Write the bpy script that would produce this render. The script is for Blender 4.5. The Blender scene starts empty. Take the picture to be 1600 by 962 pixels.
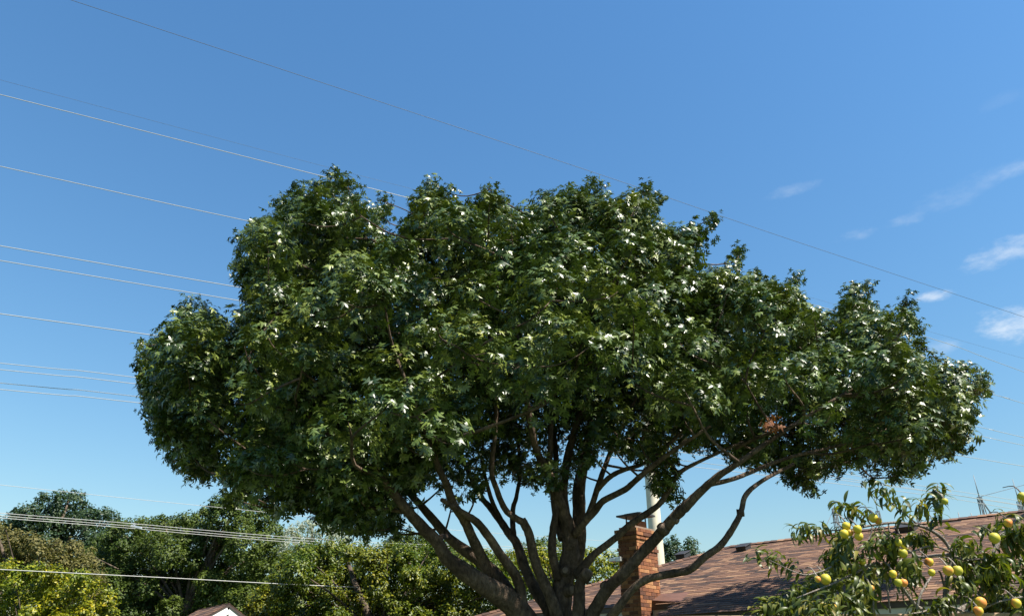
import bpy, bmesh, math, random
import numpy as np
from mathutils import Vector, Matrix
R = math.radians
random.seed(7); rng = np.random.default_rng(11)
scene = bpy.context.scene
col = scene.collection

# ------------------------------------------------------------------ camera
PITCH = R(26.0); CAMZ = 1.55; FPX = 1186.0
cam = bpy.data.objects.new('camera', bpy.data.cameras.new('camera'))
col.objects.link(cam); scene.camera = cam
cam.location = (0, 0, CAMZ); cam.rotation_euler = (math.pi/2 + PITCH, 0, 0)
cam.data.sensor_width = 36; cam.data.lens = 36*FPX/1600
cam.data.clip_start = 0.05; cam.data.clip_end = 6000

# ------------------------------------------------------------------ world, sun, exposure
SUN_EL = 55.0; SUN_ROT = 122.0            # rotation measured from +Y towards +X
world = bpy.data.worlds.new('World'); scene.world = world; world.use_nodes = True
wt = world.node_tree; wt.nodes.clear()
def wn(t, **k):
    n = wt.nodes.new(t)
    for a, b in k.items(): setattr(n, a, b)
    return n
sky = wn('ShaderNodeTexSky', sky_type='NISHITA', sun_disc=False)
sky.sun_elevation = R(SUN_EL); sky.sun_rotation = R(SUN_ROT)
sky.altitude = 0; sky.air_density = 2.0; sky.dust_density = 0.2; sky.ozone_density = 10
SKY_STRENGTH = 0.067
bg = wn('ShaderNodeBackground'); bg.inputs['Strength'].default_value = SKY_STRENGTH
wo = wn('ShaderNodeOutputWorld')
sund = bpy.data.lights.new('sun', 'SUN'); sund.energy = 5.0; sund.angle = R(0.53); sund.color = (1.0, 0.94, 0.83)
sun = bpy.data.objects.new('sun', sund); col.objects.link(sun)
sdir = Vector((math.sin(R(SUN_ROT))*math.cos(R(SUN_EL)), math.cos(R(SUN_ROT))*math.cos(R(SUN_EL)), math.sin(R(SUN_EL))))
sun.rotation_euler = sdir.to_track_quat('Z', 'Y').to_euler(); sun.location = (20, -10, 40)
scene.view_settings.view_transform = 'Standard'; scene.view_settings.look = 'None'
scene.view_settings.gamma = 1.0; scene.view_settings.exposure = 1.25
scene.view_settings.use_curve_mapping = False

# ------------------------------------------------------------------ photo pixel -> place
CP, SP = math.cos(PITCH), math.sin(PITCH)
def ray(px, py):
    dx, dy = px-800, py-481
    return Vector((dx, FPX*CP+dy*SP, FPX*SP-dy*CP))/FPX
def at(px, py, Y):
    r = ray(px, py); t = Y/r.y
    return Vector((r.x*t, Y, CAMZ+r.z*t))
def atz(px, py, z):
    r = ray(px, py); t = (z-CAMZ)/r.z
    return Vector((r.x*t, r.y*t, z))
def atplane(px, py, n, D):
    r = ray(px, py); t = D/(n[0]*r.x+n[1]*r.y)
    return Vector((r.x*t, r.y*t, CAMZ+r.z*t))
def mpp(p):                                   # metres for one photo pixel at a place
    return (p.y*CP+(p.z-CAMZ)*SP)/FPX
def proj(p):
    F = p.y*CP+(p.z-CAMZ)*SP; D = p.y*SP-(p.z-CAMZ)*CP
    return 800+FPX*p.x/F, 481+FPX*D/F

# ------------------------------------------------------------------ clouds: thin wisps on the sky dome
tc = wn('ShaderNodeTexCoord')
def wmath(op, a, b=None, c=None):
    n = wn('ShaderNodeMath', operation=op)
    for i, v in enumerate((a, b, c)):
        if v is None: continue
        if isinstance(v, (int, float)): n.inputs[i].default_value = v
        else: wt.links.new(v, n.inputs[i])
    return n.outputs[0]
def wdot(vec, d):
    n = wn('ShaderNodeVectorMath', operation='DOT_PRODUCT'); wt.links.new(vec, n.inputs[0]); n.inputs[1].default_value = d
    return n.outputs['Value']
nz = wn('ShaderNodeTexNoise'); nz.inputs['Scale'].default_value = 26; nz.inputs['Detail'].default_value = 7; nz.inputs['Roughness'].default_value = 0.62
mp = wn('ShaderNodeMapping'); mp.inputs['Scale'].default_value = (1, 1, 2.2)
wt.links.new(tc.outputs['Generated'], mp.inputs[0]); wt.links.new(mp.outputs[0], nz.inputs['Vector'])
noise = nz.outputs['Fac']
cov = None
CLOUDS = [(1570, 394, 85, 24, .55, -8), (1461, 463, 30, 11, .85, 0), (1580, 508, 66, 32, .95, 6), (1475, 541, 34, 14, .35, 0),
          (1330, 370, 40, 14, .3, 0), (1240, 297, 50, 12, .2, -5), (1500, 300, 110, 22, .16, -10), (1425, 340, 40, 12, .2, 0),
          (1580, 268, 50, 14, .25, 0), (1585, 150, 60, 16, .05, 0), (1740, 430, 120, 40, .7, 0), (1880, 300, 140, 40, .5, -6),
          (-260, 560, 130, 30, .5, 0), (2050, 560, 150, 36, .8, 0)]
for (px, py, a, b, op, tilt) in CLOUDS:
    c = ray(px, py).normalized()
    rt = c.cross(Vector((0, 0, 1))).normalized(); up = rt.cross(c).normalized()
    ca, sa = math.cos(R(tilt)), math.sin(R(tilt))
    e1 = rt*ca-up*sa; e2 = rt*sa+up*ca
    k = ray(px, py).length*FPX
    u = wmath('MULTIPLY', wdot(tc.outputs['Generated'], e1), k/a)
    v = wmath('MULTIPLY', wdot(tc.outputs['Generated'], e2), k/b)
    r2 = wmath('ADD', wmath('MULTIPLY', u, u), wmath('MULTIPLY', v, v))
    front = wmath('GREATER_THAN', wdot(tc.outputs['Generated'], c), 0.5)
    m = wmath('SUBTRACT', wmath('MULTIPLY_ADD', noise, 3.4, -0.85), r2)
    m = wn('ShaderNodeMapRange', interpolation_type='SMOOTHSTEP') if False else m
    mr = wn('ShaderNodeMapRange', interpolation_type='SMOOTHSTEP'); wt.links.new(m, mr.inputs['Value'])
    mr.inputs['From Min'].default_value = -0.1; mr.inputs['From Max'].default_value = 1.9
    mr.inputs['To Max'].default_value = op
    g = wmath('MULTIPLY', mr.outputs['Result'], front)
    cov = g if cov is None else wmath('MAXIMUM', cov, g)
mix = wn('ShaderNodeMix', data_type='RGBA'); wt.links.new(cov, mix.inputs['Factor'])
hs = wn('ShaderNodeHueSaturation'); hs.inputs['Saturation'].default_value = 1.12
wt.links.new(sky.outputs[0], hs.inputs['Color']); wt.links.new(hs.outputs[0], mix.inputs['A']); mix.inputs['B'].default_value = (5.9, 6.3, 6.7, 1)
wt.links.new(mix.outputs['Result'], bg.inputs['Color']); wt.links.new(bg.outputs[0], wo.inputs[0])

# ------------------------------------------------------------------ materials
def new_mat(name):
    m = bpy.data.materials.new(name); m.use_nodes = True
    nt = m.node_tree; b = nt.nodes['Principled BSDF']
    return m, nt, b, nt.nodes['Material Output']
def ramp(nt, stops, fac):
    r = nt.nodes.new('ShaderNodeValToRGB'); e = r.color_ramp.elements
    while len(e) < len(stops): e.new(0.5)
    for el, (p, c) in zip(e, stops): el.position = p; el.color = (*c, 1)
    nt.links.new(fac, r.inputs[0]); return r.outputs[0]
def noise_fac(nt, scale, detail=4, coord='Object', rough=.55, stretch=None):
    t = nt.nodes.new('ShaderNodeTexCoord'); n = nt.nodes.new('ShaderNodeTexNoise')
    n.inputs['Scale'].default_value = scale; n.inputs['Detail'].default_value = detail; n.inputs['Roughness'].default_value = rough
    o = t.outputs[coord]
    if stretch:
        mpn = nt.nodes.new('ShaderNodeMapping'); mpn.inputs['Scale'].default_value = stretch
        nt.links.new(o, mpn.inputs[0]); o = mpn.outputs[0]
    nt.links.new(o, n.inputs['Vector']); return n.outputs['Fac']
def nmath(nt, op, a, b=None):
    n = nt.nodes.new('ShaderNodeMath'); n.operation = op
    for i, v in enumerate((a, b)):
        if v is None: continue
        if isinstance(v, (int, float)): n.inputs[i].default_value = v
        else: nt.links.new(v, n.inputs[i])
    return n.outputs[0]
def piece_random(nt):                         # one value per piece, joined or not
    g = nt.nodes.new('ShaderNodeNewGeometry'); o = nt.nodes.new('ShaderNodeObjectInfo')
    return nmath(nt, 'FRACT', nmath(nt, 'ADD', g.outputs['Random Per Island'], o.outputs['Random']))
def add_bump(nt, b, fac, strength, dist):
    n = nt.nodes.new('ShaderNodeBump'); n.inputs['Strength'].default_value = strength; n.inputs['Distance'].default_value = dist
    nt.links.new(fac, n.inputs['Height']); nt.links.new(n.outputs[0], b.inputs['Normal'])
def simple(name, colr, rough=.6, metal=0, var=.12, scale=8, bump=0):
    m, nt, b, o = new_mat(name)
    f = noise_fac(nt, scale)
    lo = tuple(c*(1-var) for c in colr); hi = tuple(min(1, c*(1+var)) for c in colr)
    nt.links.new(ramp(nt, [(.3, lo), (.7, hi)], f), b.inputs['Base Color'])
    b.inputs['Roughness'].default_value = rough; b.inputs['Metallic'].default_value = metal
    if bump: add_bump(nt, b, f, bump, .02)
    return m
def leaf_mat(name, stops, rough=.42, transl=.3, tint=(1.3, 1.45, .5), spec=.5, patch=None):
    m, nt, b, o = new_mat(name)
    f = piece_random(nt)
    c = ramp(nt, stops, f)
    if patch:                                  # broad differences of leaf colour from bough to bough
        pf = noise_fac(nt, patch[0], 2)
        mx = nt.nodes.new('ShaderNodeMix'); mx.data_type = 'RGBA'; mx.blend_type = 'MULTIPLY'; mx.inputs['Factor'].default_value = 1
        nt.links.new(c, mx.inputs['A']); nt.links.new(ramp(nt, [(.35, patch[1]), (.65, patch[2])], pf), mx.inputs['B'])
        c = mx.outputs['Result']
    nt.links.new(c, b.inputs['Base Color'])
    b.inputs['Roughness'].default_value = rough; b.inputs['Specular IOR Level'].default_value = spec
    t = nt.nodes.new('ShaderNodeBsdfTranslucent')
    mt = nt.nodes.new('ShaderNodeMix'); mt.data_type = 'RGBA'; mt.blend_type = 'MULTIPLY'; mt.inputs['Factor'].default_value = 1
    nt.links.new(c, mt.inputs['A']); mt.inputs['B'].default_value = (*tint, 1)
    nt.links.new(mt.outputs['Result'], t.inputs['Color'])
    ms = nt.nodes.new('ShaderNodeMixShader'); ms.inputs[0].default_value = transl
    nt.links.new(b.outputs[0], ms.inputs[1]); nt.links.new(t.outputs[0], ms.inputs[2]); nt.links.new(ms.outputs[0], o.inputs[0])
    return m
def bark_mat(name, a, bcol, scale=9):
    m, nt, b, o = new_mat(name)
    f = noise_fac(nt, scale*2.2, 10, rough=.7, stretch=(1, 1, .45))
    g = noise_fac(nt, 3.2, 5, rough=.6)
    c1 = ramp(nt, [(.34, a), (.62, bcol)], f)
    mx = nt.nodes.new('ShaderNodeMix'); mx.data_type = 'RGBA'; mx.blend_type = 'MULTIPLY'; mx.inputs['Factor'].default_value = 1
    nt.links.new(c1, mx.inputs['A']); nt.links.new(ramp(nt, [(.38, (.55, .52, .5)), (.55, (1, .98, .95)), (.68, (1.6, 1.5, 1.4))], g), mx.inputs['B'])
    nt.links.new(mx.outputs['Result'], b.inputs['Base Color'])
    b.inputs['Roughness'].default_value = .9; b.inputs['Specular IOR Level'].default_value = .2; add_bump(nt, b, f, 1.0, .05)
    return m
M = {}
M['oak_leaf'] = leaf_mat('oak_leaf', [(0, (.020, .040, .008)), (.45, (.048, .080, .014)), (.8, (.098, .135, .024)), (1, (.150, .185, .040))],
                         rough=.37, transl=.08, spec=.5, patch=(.55, (.75, .85, .9), (1.3, 1.15, 1.0)))
M['oak_bark'] = bark_mat('oak_bark', (.045, .032, .024), (.145, .107, .080))
M['cut_wood'] = simple('cut_wood', (.14, .10, .072), .8, var=.25, scale=20)
M['peach_leaf'] = leaf_mat('peach_leaf', [(0, (0.0360, 0.0540, 0.0058)), (.5, (0.0684, 0.0900, 0.0086)), (.85, (0.1224, 0.1332, 0.0144)), (1, (0.2160, 0.1728, 0.0288))],
                           rough=.45, transl=.3, spec=.5)
M['peach_bark'] = bark_mat('peach_bark', (.20, .17, .15), (.46, .42, .38), 30)
M['dark_leaf'] = leaf_mat('dark_leaf', [(0, (0.0153, 0.0340, 0.0119)), (.6, (0.0298, 0.0578, 0.0187)), (1, (0.0510, 0.0808, 0.0298))], rough=.5, transl=.2, spec=.35)
M['mid_leaf'] = leaf_mat('mid_leaf', [(0, (0.0270, 0.0465, 0.0060)), (.6, (0.0495, 0.0780, 0.0090)), (1, (0.0825, 0.1125, 0.0135))], rough=.55, transl=.22, spec=.3,
                         patch=(.25, (.75, .85, .9), (1.25, 1.15, 1.0)))
M['yellow_leaf'] = leaf_mat('yellow_leaf', [(0, (0.0574, 0.0820, 0.0049)), (.5, (0.1394, 0.1640, 0.0066)), (.85, (0.2706, 0.2542, 0.0098)), (1, (0.3690, 0.3116, 0.0164))], rough=.45, transl=.3, spec=.4,
                            patch=(.6, (.7, .85, .9), (1.2, 1.1, 1.0)))
M['lime_leaf'] = leaf_mat('lime_leaf', [(0, (0.0440, 0.0680, 0.0048)), (.5, (0.0880, 0.1160, 0.0064)), (.85, (0.1600, 0.1720, 0.0080)), (1, (0.2400, 0.2240, 0.0160))], rough=.45, transl=.28, spec=.4,
                          patch=(.45, (.62, .8, .85), (1.2, 1.1, 1.0)))
M['brown_leaf'] = leaf_mat('brown_leaf', [(0, (0.0560, 0.0600, 0.0160)), (.5, (0.1040, 0.0960, 0.0240)), (1, (0.1600, 0.1360, 0.0400))], rough=.6, transl=.25, spec=.3)
M['silver_leaf'] = leaf_mat('silver_leaf', [(0, (.16, .19, .13)), (1, (.34, .36, .30))], rough=.6, transl=.3, spec=.3)
M['bark'] = bark_mat('bark', (.05, .04, .03), (.14, .11, .085))
def shingle_mat():
    m, nt, b, o = new_mat('shingle')
    c = ramp(nt, [(0, (0.0360, 0.0200, 0.0152)), (.3, (0.0800, 0.0408, 0.0264)), (.55, (0.1160, 0.0576, 0.0344)), (.8, (0.1600, 0.0816, 0.0464)), (1, (0.2320, 0.1320, 0.0736))], piece_random(nt))
    f = noise_fac(nt, 60, 3)
    mx = nt.nodes.new('ShaderNodeMix'); mx.data_type = 'RGBA'; mx.blend_type = 'MULTIPLY'; mx.inputs['Factor'].default_value = 1
    nt.links.new(c, mx.inputs['A']); nt.links.new(ramp(nt, [(.3, (.75, .75, .75)), (.7, (1.2, 1.2, 1.2))], f), mx.inputs['B'])
    nt.links.new(mx.outputs['Result'], b.inputs['Base Color']); b.inputs['Roughness'].default_value = .9
    add_bump(nt, b, f, .5, .01); return m
M['shingle'] = shingle_mat()
def brick_mat():
    m, nt, b, o = new_mat('brick')
    c = ramp(nt, [(0, (0.0765, 0.0289, 0.0153)), (.3, (0.1700, 0.0595, 0.0238)), (.6, (0.2550, 0.0978, 0.0357)), (.85, (0.3230, 0.1445, 0.0553)), (1, (0.3570, 0.1870, 0.0850))], piece_random(nt))
    f = noise_fac(nt, 35, 5)
    mx = nt.nodes.new('ShaderNodeMix'); mx.data_type = 'RGBA'; mx.blend_type = 'MULTIPLY'; mx.inputs['Factor'].default_value = 1
    nt.links.new(c, mx.inputs['A']); nt.links.new(ramp(nt, [(.3, (.65, .62, .6)), (.7, (1.2, 1.2, 1.2))], f), mx.inputs['B'])
    nt.links.new(mx.outputs['Result'], b.inputs['Base Color']); b.inputs['Roughness'].default_value = .85
    add_bump(nt, b, f, .6, .01); return m
M['brick'] = brick_mat()
M['mortar'] = simple('mortar', (.20, .14, .10), .9, var=.3, scale=25)
M['wall'] = simple('wall', (.34, .25, .17), .85, var=.12, scale=6)
M['trim'] = simple('trim', (.52, .50, .46), .55, var=.08, scale=3)
M['white_trim'] = simple('white_trim', (.7, .7, .68), .5, var=.04, scale=3)
M['edge_metal'] = simple('edge_metal', (.06, .045, .04), .5, .2, var=.2)
M['flashing'] = simple('flashing', (.095, .042, .028), .75, 0, var=.2, scale=5)
M['vent'] = simple('vent', (.022, .02, .02), .6, var=.2)
M['galv'] = simple('galv', (.55, .57, .58), .35, .6, var=.15)
M['dark_metal'] = simple('dark_metal', (.05, .045, .045), .5, .5, var=.3)
M['pole'] = simple('pole', (.54, .48, .36), .6, 0, var=.1, scale=2)
M['wire'] = simple('wire', (.36, .36, .345), .35, .0, var=.05)
M['far_wire'] = simple('far_wire', (.07, .08, .09), .6, 0, var=.05)
M['lattice'] = simple('lattice', (.16, .17, .18), .6, .2, var=.1)
M['cedar'] = simple('cedar', (.36, .24, .15), .8, var=.3, scale=12, bump=.3)
M['grass'] = simple('grass', (.06, .09, .03), .9, var=.4, scale=3)
M['insulator'] = simple('insulator', (.3, .3, .32), .3)
def peach_mat():
    m, nt, b, o = new_mat('peach_skin')
    oi = nt.nodes.new('ShaderNodeObjectInfo')
    base = ramp(nt, [(0, (0.3200, 0.3040, 0.0160)), (.5, (0.4800, 0.3840, 0.0160)), (1, (0.5760, 0.3840, 0.0240))], oi.outputs['Random'])
    t = nt.nodes.new('ShaderNodeTexCoord'); sx = nt.nodes.new('ShaderNodeSeparateXYZ'); nt.links.new(t.outputs['Object'], sx.inputs[0])
    f = noise_fac(nt, 22, 4)
    bl = nmath(nt, 'ADD', nmath(nt, 'MULTIPLY', sx.outputs['X'], .7), nmath(nt, 'MULTIPLY', f, .9))
    bl = nmath(nt, 'ADD', bl, nmath(nt, 'MULTIPLY', oi.outputs['Random'], .35))
    k = ramp(nt, [(.72, (0, 0, 0)), (1.0, (.8, .8, .8))], bl)
    mx = nt.nodes.new('ShaderNodeMix'); mx.data_type = 'RGBA'
    nt.links.new(k, mx.inputs['Factor']); nt.links.new(base, mx.inputs['A']); mx.inputs['B'].default_value = (.55, .13, .03, 1)
    nt.links.new(mx.outputs['Result'], b.inputs['Base Color']); b.inputs['Roughness'].default_value = .6
    b.inputs['Sheen Weight'].default_value = .04; return m
M['peach'] = peach_mat()

# ------------------------------------------------------------------ helpers
def tag(o, label=None, cat=None, group=None, kind=None):
    if label: o['label'] = label
    if cat: o['category'] = cat
    if group: o['group'] = group
    if kind: o['kind'] = kind
    return o
def empty(name, loc=(0, 0, 0), rz=0):
    o = bpy.data.objects.new(name, None); o.location = loc; o.rotation_euler.z = rz; o.empty_display_size = .3
    col.objects.link(o); return o
def link(name, me, mat, parent=None, smooth=False):
    if mat and not me.materials: me.materials.append(mat)
    if smooth: me.polygons.foreach_set('use_smooth', np.ones(len(me.polygons), bool))
    o = bpy.data.objects.new(name, me); col.objects.link(o)
    if parent:
        o.parent = parent
        if parent.type == 'EMPTY': o.matrix_parent_inverse = Matrix.Translation(parent.location).inverted() if parent.rotation_euler.z == 0 else parent.matrix_basis.inverted()
    return o
def mesh_np(name, v, faces):
    v = np.ascontiguousarray(v, np.float32); faces = np.ascontiguousarray(faces, np.int32)
    me = bpy.data.meshes.new(name); k = faces.shape[1]; n = len(faces)
    me.vertices.add(len(v)); me.vertices.foreach_set('co', v.ravel())
    me.loops.add(n*k); me.loops.foreach_set('vertex_index', faces.ravel())
    me.polygons.add(n); me.polygons.foreach_set('loop_start', np.arange(0, n*k, k, dtype=np.int32))
    me.update(calc_edges=True); return me
def catmull(P, rad, sub=5):
    P = [Vector(p) for p in P]; out = []; ro = []
    Q = [P[0]*2-P[1]]+P+[P[-1]*2-P[-2]]; q = [rad[0]]+list(rad)+[rad[-1]]
    for i in range(1, len(Q)-2):
        for k in range(sub):
            t = k/sub
            a, b, c, d = Q[i-1], Q[i], Q[i+1], Q[i+2]
            out.append(.5*((2*b)+(c-a)*t+(2*a-5*b+4*c-d)*t*t+(3*b-a-3*c+d)*t**3)); ro.append(q[i]*(1-t)+q[i+1]*t)
    out.append(P[-1]); ro.append(rad[-1]); return out, ro
def tube_data(P, rad, sides=9, knob=0.0, rnd=random):
    V = []; F = []
    up = Vector((0.13, .31, .94)); n = len(P); prev = None
    for i, p in enumerate(P):
        t = (P[min(i+1, n-1)]-P[max(i-1, 0)]).normalized()
        if prev is None: prev = t.cross(up).normalized() if t.cross(up).length > .05 else t.cross(Vector((1, 0, 0))).normalized()
        a = (prev-t*prev.dot(t)).normalized(); prev = a; b = t.cross(a)
        for k in range(sides):
            an = 2*math.pi*k/sides; rr = rad[i]*(1+knob*(rnd.random()-.5)*2)
            V.append(p+(a*math.cos(an)+b*math.sin(an))*rr)
    for i in range(n-1):
        for k in range(sides):
            k2 = (k+1) % sides
            F.append((i*sides+k, i*sides+k2, (i+1)*sides+k2, (i+1)*sides+k))
    F.append(tuple(range(sides))[::-1]); F.append(tuple((n-1)*sides+k for k in range(sides)))
    return V, F
def tube(name, P, rad, mat, parent=None, sides=9, sub=5, knob=0, smooth=True):
    if sub > 1: P, rad = catmull(P, rad, sub)
    V, F = tube_data(P, rad, sides, knob)
    me = bpy.data.meshes.new(name); me.from_pydata(V, [], F); me.update()
    return link(name, me, mat, parent, smooth)
def box_data(c, ax, ay, az):                  # centre and three half-axis vectors
    V = [c+ax*i+ay*j+az*k for i in (-1, 1) for j in (-1, 1) for k in (-1, 1)]
    F = [(0, 1, 3, 2), (4, 6, 7, 5), (0, 4, 5, 1), (2, 3, 7, 6), (0, 2, 6, 4), (1, 5, 7, 3)]
    return V, F
def boxes(name, L, mat, parent=None, bevel=0):
    V = []; F = []
    for b in L:
        v, f = box_data(*b); F += [tuple(i+len(V) for i in q) for q in f]; V += v
    me = bpy.data.meshes.new(name); me.from_pydata(V, [], F); me.update()
    o = link(name, me, mat, parent)
    if bevel:
        md = o.modifiers.new('bevel', 'BEVEL'); md.width = bevel; md.segments = 2
    return o
def poly(name, V, F, mat, parent=None):
    me = bpy.data.meshes.new(name); me.from_pydata([tuple(v) for v in V], [], F); me.update()
    return link(name, me, mat, parent)
def unit(v): return v/np.maximum(np.linalg.norm(v, axis=-1, keepdims=True), 1e-9)

# leaf templates: length 1 along +Y, face up +Z
OAK_V = np.array([(0, 0, 0), (0, .20, .02), (0, .40, .03), (0, .66, .01), (0, 1.02, -.10), (.02, 0, 0),
    (.34, .30, -.05), (.54, .76, -.09), (.14, .80, -.02), (-.32, .32, -.04), (-.52, .72, -.10), (-.15, .82, -.03), (.20, .46, 0), (-.20, .47, 0)])
OAK_T = np.array([(0, 5, 1), (1, 6, 2), (2, 12, 3), (12, 7, 3), (3, 8, 4), (2, 9, 1), (3, 13, 2), (3, 10, 13), (4, 11, 3)])
DIA_V = np.array([(0, 0, 0), (.3, .42, -.06), (0, .5, .05), (-.3, .42, -.06), (0, 1, -.08)])
DIA_T = np.array([(0, 1, 2), (0, 2, 3), (2, 1, 4), (3, 2, 4)])
def frames(y, z):                             # rotation matrices from leaf direction and rough face-up direction
    y = unit(y); x = unit(np.cross(y, z)); z = np.cross(x, y)
    return np.stack([x, y, z], -1)
def leaves_mesh(name, pos, fr, size, TV, TT, bend=.25):
    N = len(pos)
    tv = np.repeat(TV[None], N, 0).copy()
    tv[:, :, 2] += (rng.uniform(-bend, bend, (N, 1)))*tv[:, :, 1]**2 - rng.uniform(0, bend*1.6, (N, 1))*np.abs(tv[:, :, 0])
    v = np.einsum('nij,nkj->nki', fr, tv)*size[:, None, None]+pos[:, None, :]
    f = TT[None]+(np.arange(N)*len(TV))[:, None, None]
    return v, f

# ------------------------------------------------------------------ ground
poly('ground', [(-3000, -3000, 0), (3000, -3000, 0), (3000, 3000, 0), (-3000, 3000, 0)], [(0, 1, 2, 3)], M['grass'])['kind'] = 'structure'

# ------------------------------------------------------------------ house with hip roof
AZ = R(46); EZ = 3.0; RW = 5.0; RISE = 1.82
u = Vector((math.sin(AZ), -math.cos(AZ), 0)); n = Vector((math.cos(AZ), math.sin(AZ), 0)); zz = Vector((0, 0, 1))
E0 = atz(954, 949.4, EZ)
def hp(s, t, z): return Vector((E0.x, E0.y, 0))+u*s+n*t+zz*z
SL = RISE/RW
def rz_(t): return EZ+SL*t
def find_s(px, t, z, lo=-15, hi=18):
    for _ in range(50):
        m = (lo+hi)/2
        if proj(hp(m, t, z))[0] < px: lo = m
        else: hi = m
    return m
S0 = find_s(743, 0, EZ); S1 = 13.0
SX = find_s(1047, -.3, EZ)                      # right of here the roof runs further down
rr_ = ray(1180, 952); rn = Vector((0, 0, 1))-n*SL
tt_ = rn.dot(hp(0, 0, EZ)-Vector((0, 0, CAMZ)))/rn.dot(rr_); pe = Vector((0, 0, CAMZ))+rr_*tt_
TEXT = (pe-hp(0, 0, 0)).dot(n)
print('S0', S0, 'SX', SX, 'TEXT', TEXT, 'ridge end', proj(hp(S0+RW, RW, EZ+RISE)), 'E0', E0)
TEXT = max(-2.2, min(-.4, TEXT))
house = empty('house', hp(0, 1, 0)); tag(house, 'brick house with brown shingle hip roof and brick chimney behind the big oak', 'house')
def wall_box(s0, s1, t0, t1, z0, z1, mat, name='wall'):
    return boxes(name, [(hp((s0+s1)/2, (t0+t1)/2, (z0+z1)/2), u*(s1-s0)/2, n*(t1-t0)/2, zz*(z1-z0)/2)], mat, house)
wall_box(S0+.5, S1-.5, .5, 2*RW-.5, 0, EZ-.2, M['wall'])
def roof_solid():
    th = .10; top = []
    A = [hp(S0, 0, rz_(0)), hp(SX, 0, rz_(0)), hp(SX, TEXT, rz_(TEXT)), hp(S1, TEXT, rz_(TEXT)), hp(S1, RW, EZ+RISE), hp(S0+RW, RW, EZ+RISE),
         hp(S0, 2*RW, EZ), hp(S1, 2*RW, EZ)]
    dz = zz*th; V = A+[a-dz for a in A]
    F = [(0, 1, 2, 3, 4, 5), (0, 5, 6), (5, 4, 7, 6)]
    F += [tuple(i+8 for i in f[::-1]) for f in F]
    edge = [0, 1, 2, 3, 4, 7, 6]
    for i in range(len(edge)):
        a, b = edge[i], edge[(i+1) % len(edge)]; F.append((b, a, a+8, b+8))
    return poly('roof', V, F, M['edge_metal'], house)
roof = roof_solid()
# fascia boards and soffit
FB = .19
boxes('fascia', [(hp((S0+SX)/2, .03, EZ-.10-FB/2), u*(SX-S0)/2, n*.02, zz*FB/2)], M['trim'], house)
boxes('fascia', [(hp((SX+S1)/2, TEXT+.03, rz_(TEXT)-.10-FB/2), u*(S1-SX)/2, n*.02, zz*FB/2)], M['trim'], house)
boxes('soffit', [(hp((S0+SX)/2, .28, EZ-.28), u*(SX-S0)/2, n*.24, zz*.01)], M['trim'], house)
boxes('soffit', [(hp((SX+S1)/2, (TEXT+.5)/2+.03, rz_(TEXT)-.28), u*(S1-SX)/2, n*((.5-TEXT)/2-.03), zz*.01)], M['trim'], house)
boxes('drip_edge', [(hp((S0+SX)/2, -.012, EZ-.045), u*(SX-S0)/2, n*.01, zz*.06)], M['edge_metal'], house)
boxes('drip_edge', [(hp((SX+S1)/2, TEXT-.012, rz_(TEXT)-.045), u*(S1-SX)/2, n*.01, zz*.06)], M['edge_metal'], house)

# chimney: near corner under (1003,948), left face to 969, right face to 1031
CT = -.42
CS = find_s(1001.5, CT, EZ)
wl, lo, hi = 0, 0, 3
for _ in range(40):
    wl = (lo+hi)/2
    if proj(hp(CS-wl, CT, EZ+.6))[0] > 968.5: lo = wl
    else: hi = wl
lo, hi = 0, 3
for _ in range(40):
    dl = (lo+hi)/2
    if proj(hp(CS, CT+dl, EZ+.6))[0] < 1030.5: lo = dl
    else: hi = dl
lo, hi = 3, 9
for _ in range(40):
    CH = (lo+hi)/2
    if proj(hp(CS, CT, CH))[1] > 824: lo = CH
    else: hi = CH
print('chimney', wl, dl, CH, CS)
CUT0, CUT1 = CS-wl-.01, CS+.01
chim = boxes('chimney', [(hp(CS-wl/2, CT+dl/2, CH/2-.01), u*(wl/2-.012), n*(dl/2-.012), zz*(CH/2-.01))], M['mortar'], house)
BL, BH, JT, BD = .205, .068, .011, .05
bme = bpy.data.meshes.new('brick'); bm = bmesh.new(); bmesh.ops.create_cube(bm, size=1); bmesh.ops.scale(bm, vec=(BL, BD, BH), verts=bm.verts)
bm.to_mesh(bme); bm.free(); bme.materials.append(M['brick'])
def brick_row(origin, dirv, outv, length, z, off, out):
    x = -off
    while x < length-.02:
        a = max(0, x); b = min(length, x+BL); x += BL+JT
        if b-a < .03: continue
        o = bpy.data.objects.new('brick', bme); col.objects.link(o); o.parent = chim
        c = origin+dirv*((a+b)/2)+outv*(out-BD/2+random.uniform(-.003, .003))+zz*z
        zx = dirv.normalized(); zy = zz.cross(zx)
        o.matrix_world = Matrix.Translation(c) @ Matrix((zx, zy, zz)).transposed().to_4x4() @ Matrix.Diagonal(((b-a)/BL, 1, 1, 1))
nrow = 0; z = CH-BH/2; k = 0
while z > 2.35:
    out = .0
    if k in (0, 1): out = .05
    elif k == 2: out = .03
    elif k in (5,): out = .02
    off = (BL+JT)/2 if k % 2 else 0
    brick_row(hp(CS-wl-out, CT, 0), u, -n, wl+2*out, z, off, out)
    brick_row(hp(CS, CT-out*0+ (0 if out else 0), 0), n, u, dl+out, z, (BL+JT)/2-off, out)
    if out: brick_row(hp(CS-wl, CT, 0), n, -u, dl+out, z, off, out)
    z -= BH+JT; k += 1
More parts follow.
